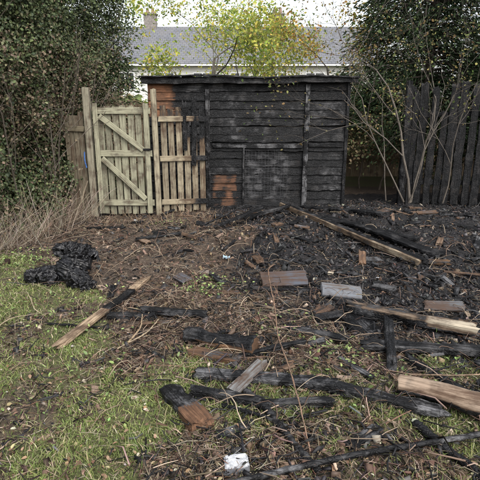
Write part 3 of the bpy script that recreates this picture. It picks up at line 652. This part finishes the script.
def conifer(name,cx,cy,h,rad,zlow,nclump,col):
    E=empty(name); acc=[]; P=[];T=[]
    acc.append(([(cx,cy,0),(cx+.05,cy,h*.5),(cx,cy,h)],[.13,.09,.02]))
    for k in range(nclump):
        s=rng.random()**1.1; z=zlow+(h-zlow)*s; R=rad*(1-s*.75)*(.75+.5*float(vn(k*.37,z*1.3,2))); a=rng.random()*6.283
        d=np.array([math.cos(a),math.sin(a),.15]); base=np.array([cx,cy,z]); pts=[base]
        n=5
        for i in range(1,n+1): pts.append(base+d*R*i/n+np.array([0,0,-.35*R*(i/n)**2])+rng.normal(size=3)*.04)
        acc.append((pts,list(np.linspace(.022,.004,n+1))))
        m=int(160*R); u=rng.random(m)**.6; ar=np.array(pts); idx=np.minimum((u*n).astype(int),n-1); fr=(u*n-idx)[:,None]
        c=ar[idx]*(1-fr)+ar[idx+1]*fr; c=c+rng.normal(size=(m,3))*np.array([.12,.12,.07])*(.6+u[:,None]); P.append(c); T.append(np.tile(d+np.array([0,0,-.5]),(m,1)))
    P=np.concatenate(P);T=np.concatenate(T); n=len(P)
    V,F=leaf_geo(P,.05+.07*rng.random(n),None,1,.26,t=unit(T)); C=pal(n,[col,[c*.6 for c in col],[c*1.5 for c in col]],[.5,.3,.2])
    tubes('trunk_and_branches',acc,M_bark,(.06,.045,.035),E,ns=5); mesh_np('needles',V,F,M_litter,rep(C,6),E); return E
conifer('cypress_tree',3.8,10.3,6.5,2.0,1.2,290,(.028,.042,.022))
conifer('cypress_tree',6.0,9.8,6.5,2.0,.8,210,(.028,.042,.022))
conifer('cypress_tree',-3.40,9.6,6.0,1.35,1.9,180,(.04,.06,.028))
conifer('cypress_tree',-4.6,8.8,6.0,1.5,1.0,120,(.04,.06,.028))
tree('beech_shrub',[((2.1+.35*k,9.6+.2*(k%2),0),(.15*(k-2)*.5,0,1),1.2,.02) for k in range(5)],4200,.055,[(.16,.125,.07),(.12,.14,.055),(.22,.16,.09)],[.4,.35,.25],(.14,.11,.085),spread=.13,depth=2,mat=M_leaf,sd=25,wander=.15,ratio=.7,ang=.8)

def hedge():
    E=empty('ivy_hedge'); nC=5200
    y_=5.0+4.2*rng.random(nC); z_=.05+4.1*rng.random(nC)**.95
    xb=-2.92+(y_-5.2)*.19+.16*sst(2.0,3.2,z_)+(fbm(y_*1.6,z_*1.6,3,15)-.5)*1.0 -.25*sst(.7,.0,z_)
    dep=rng.random(nC)**1.6*.7
    x_=xb-dep
    nF=2600; xf=-5.6+3.0*rng.random(nF); zf=4.1*rng.random(nF); yf=5.15+(fbm(xf*1.6,zf*1.6,3,18)-.5)*.8+rng.random(nF)**1.6*.5+.25*sst(.8,0,zf)
    kf=xf<-2.75; 
    Cx=np.concatenate([x_,xf[kf]]); Cy=np.concatenate([y_,yf[kf]]); Cz=np.concatenate([z_,zf[kf]]); nn=len(Cx)
    per=17; i=np.repeat(np.arange(nn),per); m=len(i)
    P=np.stack([Cx[i],Cy[i],Cz[i]],1)+rng.normal(size=(m,3))*.075
    V,F=leaf_geo(P,.024+.028*rng.random(m),(.5,-.5,.5),.9,.7)
    cz=P[:,2]; f=np.clip(fbm(P[:,1]*1.5+3,cz*1.5,3,44)*1.9-.3,0,1)*sst(3.2,1.6,cz)
    Cg=pal(m,[(.05,.07,.028),(.075,.095,.038),(.028,.042,.018),(.12,.13,.06)],[.4,.25,.25,.1],.4); Cb=pal(m,[(.12,.09,.06),(.17,.13,.085),(.085,.085,.045)],[.4,.25,.35],.4)
    k=rng.random(m)<f*.85; Cg[k]=Cb[k]
    mesh_np('leaves',V,F,M_leaf,rep(Cg,6),E)
    acc=[];t=[]
    for k in range(26):
        yy=rng.uniform(5.2,8.6); grow(acc,t,np.array([-2.95+(yy-5.2)*.21-rng.uniform(0,.5),yy,0]),unit(np.array([rng.normal()*.12+.0,rng.normal()*.15,1.])),rng.uniform(1.6,2.6),.013,2,.12,.02,(2,4),.5,6,.6)
    tubes('stems',acc,M_bark,(.11,.09,.07),E,ns=5)
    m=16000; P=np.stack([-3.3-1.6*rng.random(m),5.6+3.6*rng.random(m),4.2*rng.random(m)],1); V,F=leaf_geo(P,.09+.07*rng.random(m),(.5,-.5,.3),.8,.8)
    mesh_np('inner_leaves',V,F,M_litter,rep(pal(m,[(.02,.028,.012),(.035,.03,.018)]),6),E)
hedge()
def stalks(name,n,fx,cols,Lr,rr):
    P=np.array([fx() for _ in range(n)]); P[:,2]=H(P[:,0],P[:,1])-.01
    D=unit(np.stack([rng.normal(size=n)*.55+.15,rng.normal(size=n)*.45-.15,np.ones(n)*.8],1)); L=Lr[0]+(Lr[1]-Lr[0])*rng.random(n)**1.5
    V,F=stick_geo(P,D,L,rr[0]+(rr[1]-rr[0])*rng.random(n),.2); mesh_np(name,V,F,M_litter,rep(pal(n,cols),9))
def f1():
    y=rng.uniform(4.7,7.0); return (-2.72+(y-5.2)*.24+rng.normal()*.15-.1,y,0)
stalks('dead_stalks',800,f1,[(.29,.24,.185),(.21,.165,.125),(.37,.32,.26),(.13,.10,.075)],(.12,.85),(.0013,.0035))
def f2():
    return (rng.uniform(-1.9,.1),rng.uniform(6.3,7.15),0)
stalks('dead_stalks',260,f2,[(.28,.21,.14),(.16,.11,.07),(.06,.04,.03)],(.05,.25),(.0015,.004))
def weeds(cx,cy,n,r,cols,h=.05):
    P=np.stack([cx+rng.normal(size=n)*r,cy+rng.normal(size=n)*r,np.zeros(n)],1); P[:,2]=H(P[:,0],P[:,1])+rng.random(n)*h
    V,F=leaf_geo(P,.015+.025*rng.random(n),(0,0,1),.6,.5); return V,F,pal(n,cols)
Vs=[];Fs=[];Cs=[];o=0
for (cx,cy,n,r) in [(-.22,4.2,160,.14),(-.35,4.05,90,.1),(.6,3.0,110,.15),(-2.3,4.9,260,.25),(-2.6,4.6,240,.3),(1.4,2.6,140,.2),(.75,2.65,150,.18),(-1.0,6.6,60,.15),(.3,3.4,70,.15),(-.9,2.6,120,.3),(-1.6,3.6,150,.35)]:
    V,F,C=weeds(cx,cy,n,r,[(.15,.21,.07),(.21,.27,.09),(.10,.145,.05)]); Vs.append(V);Fs.append(F+o);Cs.append(rep(C,6)); o+=len(V)
mesh_np('weeds',np.concatenate(Vs),np.concatenate(Fs),M_leaf,np.concatenate(Cs))

m=12000; P=np.stack([-35+70*rng.random(m),30+1.5*rng.random(m),1.9*rng.random(m)],1); P[:,2]*=.8+.5*fbm(P[:,0]*.5,P[:,1]*0,3,2)
V,F=leaf_geo(P,.35+.25*rng.random(m),(0,-1,.5),.6,.8); mesh_np('background_hedge',V,F,M_litter,rep(pal(m,[(.08,.11,.04),(.12,.14,.06),(.15,.13,.07)]),6))

# ---------------------------------------------------------------- distant house
def roofmat():
    m,nt,b=newmat('roof_slates'); v=coords(nt); br=N(nt,'ShaderNodeTexBrick'); nt.links.new(v,br.inputs['Vector'])
    br.inputs['Scale'].default_value=1; br.inputs['Brick Width'].default_value=.34; br.inputs['Row Height'].default_value=.27; br.inputs['Mortar Size'].default_value=.018
    br.inputs['Color1'].default_value=(.14,.145,.16,1); br.inputs['Color2'].default_value=(.11,.115,.13,1); br.inputs['Mortar'].default_value=(.05,.05,.06,1)
    c=mixc(nt,mapr(nt,noise(nt,v,1.2,4),.4,.7,0,.4),br.outputs['Color'],(.17,.16,.15)); nt.links.new(c,b.inputs['Base Color']); b.inputs['Roughness'].default_value=.6
    return m
HS=empty('white_house'); M_rend=plainmat('white_render',(.62,.61,.57),.85,.12,2,0); M_glass=plainmat('window_glass',(.03,.035,.04),.1,.2,1,0); M_fr=plainmat('upvc',(.75,.75,.75),.4,.03,5,0); M_brick=plainmat('chimney_brick',(.20,.18,.165),.9,.3,6,0)
hx0,hx1,hy0,hy1=-14,11,40.5,48
box('walls',hx0,hx1,hy0,hy1,0,4.9,M_rend,HS)
def roof_slab(name,ya,za,yb,zb):
    L=math.hypot(yb-ya,zb-za); W=hx1-hx0+.8; th=.12
    o=box(name,0,W,0,L,0,th,roofM,HS); o.matrix_world=Matrix.Translation((hx0-.4,ya,za))@Matrix.Rotation(math.atan2(zb-za,yb-ya),4,'X')
roofM=roofmat(); yr=(hy0+hy1)/2; zr=8.15
roof_slab('roof_front',hy0-.45,4.85,yr,zr); 
L=math.hypot(yr-hy1-.45,zr-4.85); o=box('roof_back',0,hx1-hx0+.8,0,L,0,.12,roofM,HS); o.matrix_world=Matrix.Translation((hx1+.4,hy1+.45,4.85))@Matrix.Rotation(math.pi,4,'Z')@Matrix.Rotation(math.atan2(zr-4.85,hy1+.45-yr),4,'X')
for gx_ in (hx0,hx1):
    me=bpy.data.meshes.new('gable'); me.from_pydata([(gx_,hy0,4.88),(gx_,hy1,4.88),(gx_,yr,zr-.05)],[],[(0,1,2)]); me.materials.append(M_rend); link(bpy.data.objects.new('gable',me),HS)
box('gutter',hx0-.4,hx1+.4,hy0-.58,hy0-.46,4.78,4.9,M_fr,HS)
M_pot=plainmat('terracotta',(.22,.15,.11),.8,.2,5,0)
for cx in (-7.6,3.2):
    box('chimney_stack',cx-.5,cx+.5,yr-.4,yr+.4,zr-.7,zr+1.0,M_brick,HS); box('chimney_cap',cx-.58,cx+.58,yr-.48,yr+.48,zr+1.002,zr+1.12,M_brick,HS)
    for dx in (-.22,.22):
        bpy.ops.mesh.primitive_cone_add(vertices=16,radius1=.15,radius2=.11,depth=.45,location=(cx+dx,yr,zr+1.34)); p=bpy.context.object; p.name='chimney_pot'; p.data.materials.append(M_pot); p.parent=HS
for wx in (-12,-9.2,-6,-3,0,3,6,9):
    for wz in (1.0,3.05):
        box('window_glass',wx-.7,wx+.7,hy0-.02,hy0-.005,wz,wz+1.2,M_glass,HS)
        for (a,b_,c,d) in ((-.78,.78,-.08,0),(-.78,.78,1.2,1.28),(-.78,-.7,0,1.2),(.7,.78,0,1.2),(-.04,.04,0,1.2)):
            box('window_frame',wx+a,wx+b_,hy0-.06,hy0-.003,wz+c,wz+d,M_fr,HS)

# ---------------------------------------------------------------- light & camera
W=bpy.data.worlds.new('World'); scene.world=W; W.use_nodes=True; nt=W.node_tree; bg=nt.nodes['Background']
sk=N(nt,'ShaderNodeTexSky'); sk.sky_type='NISHITA'; sk.sun_disc=False
el=math.radians(48); rot=math.radians(150)
sk.sun_elevation=el; sk.sun_rotation=rot; sk.dust_density=4; sk.air_density=1.2; sk.ozone_density=1
hs=N(nt,'ShaderNodeHueSaturation'); hs.inputs['Saturation'].default_value=.30; hs.inputs['Value'].default_value=2.3; nt.links.new(sk.outputs[0],hs.inputs['Color']); nt.links.new(hs.outputs[0],bg.inputs['Color']); bg.inputs['Strength'].default_value=.15
sl=bpy.data.lights.new('sun','SUN'); sl.energy=1.3; sl.angle=math.radians(35); sl.color=(1,.96,.9); so=link(bpy.data.objects.new('sun',sl))
d=Vector((math.sin(rot)*math.cos(el),math.cos(rot)*math.cos(el),math.sin(el))); so.rotation_euler=d.to_track_quat('Z','Y').to_euler()
cd=bpy.data.cameras.new('camera'); cd.lens=36; cd.sensor_width=36; cd.clip_end=1200; cd.clip_start=.05
co=link(bpy.data.objects.new('camera',cd)); co.location=(0,0,1.6); co.rotation_euler=(math.radians(90-15.4),0,0); scene.camera=co
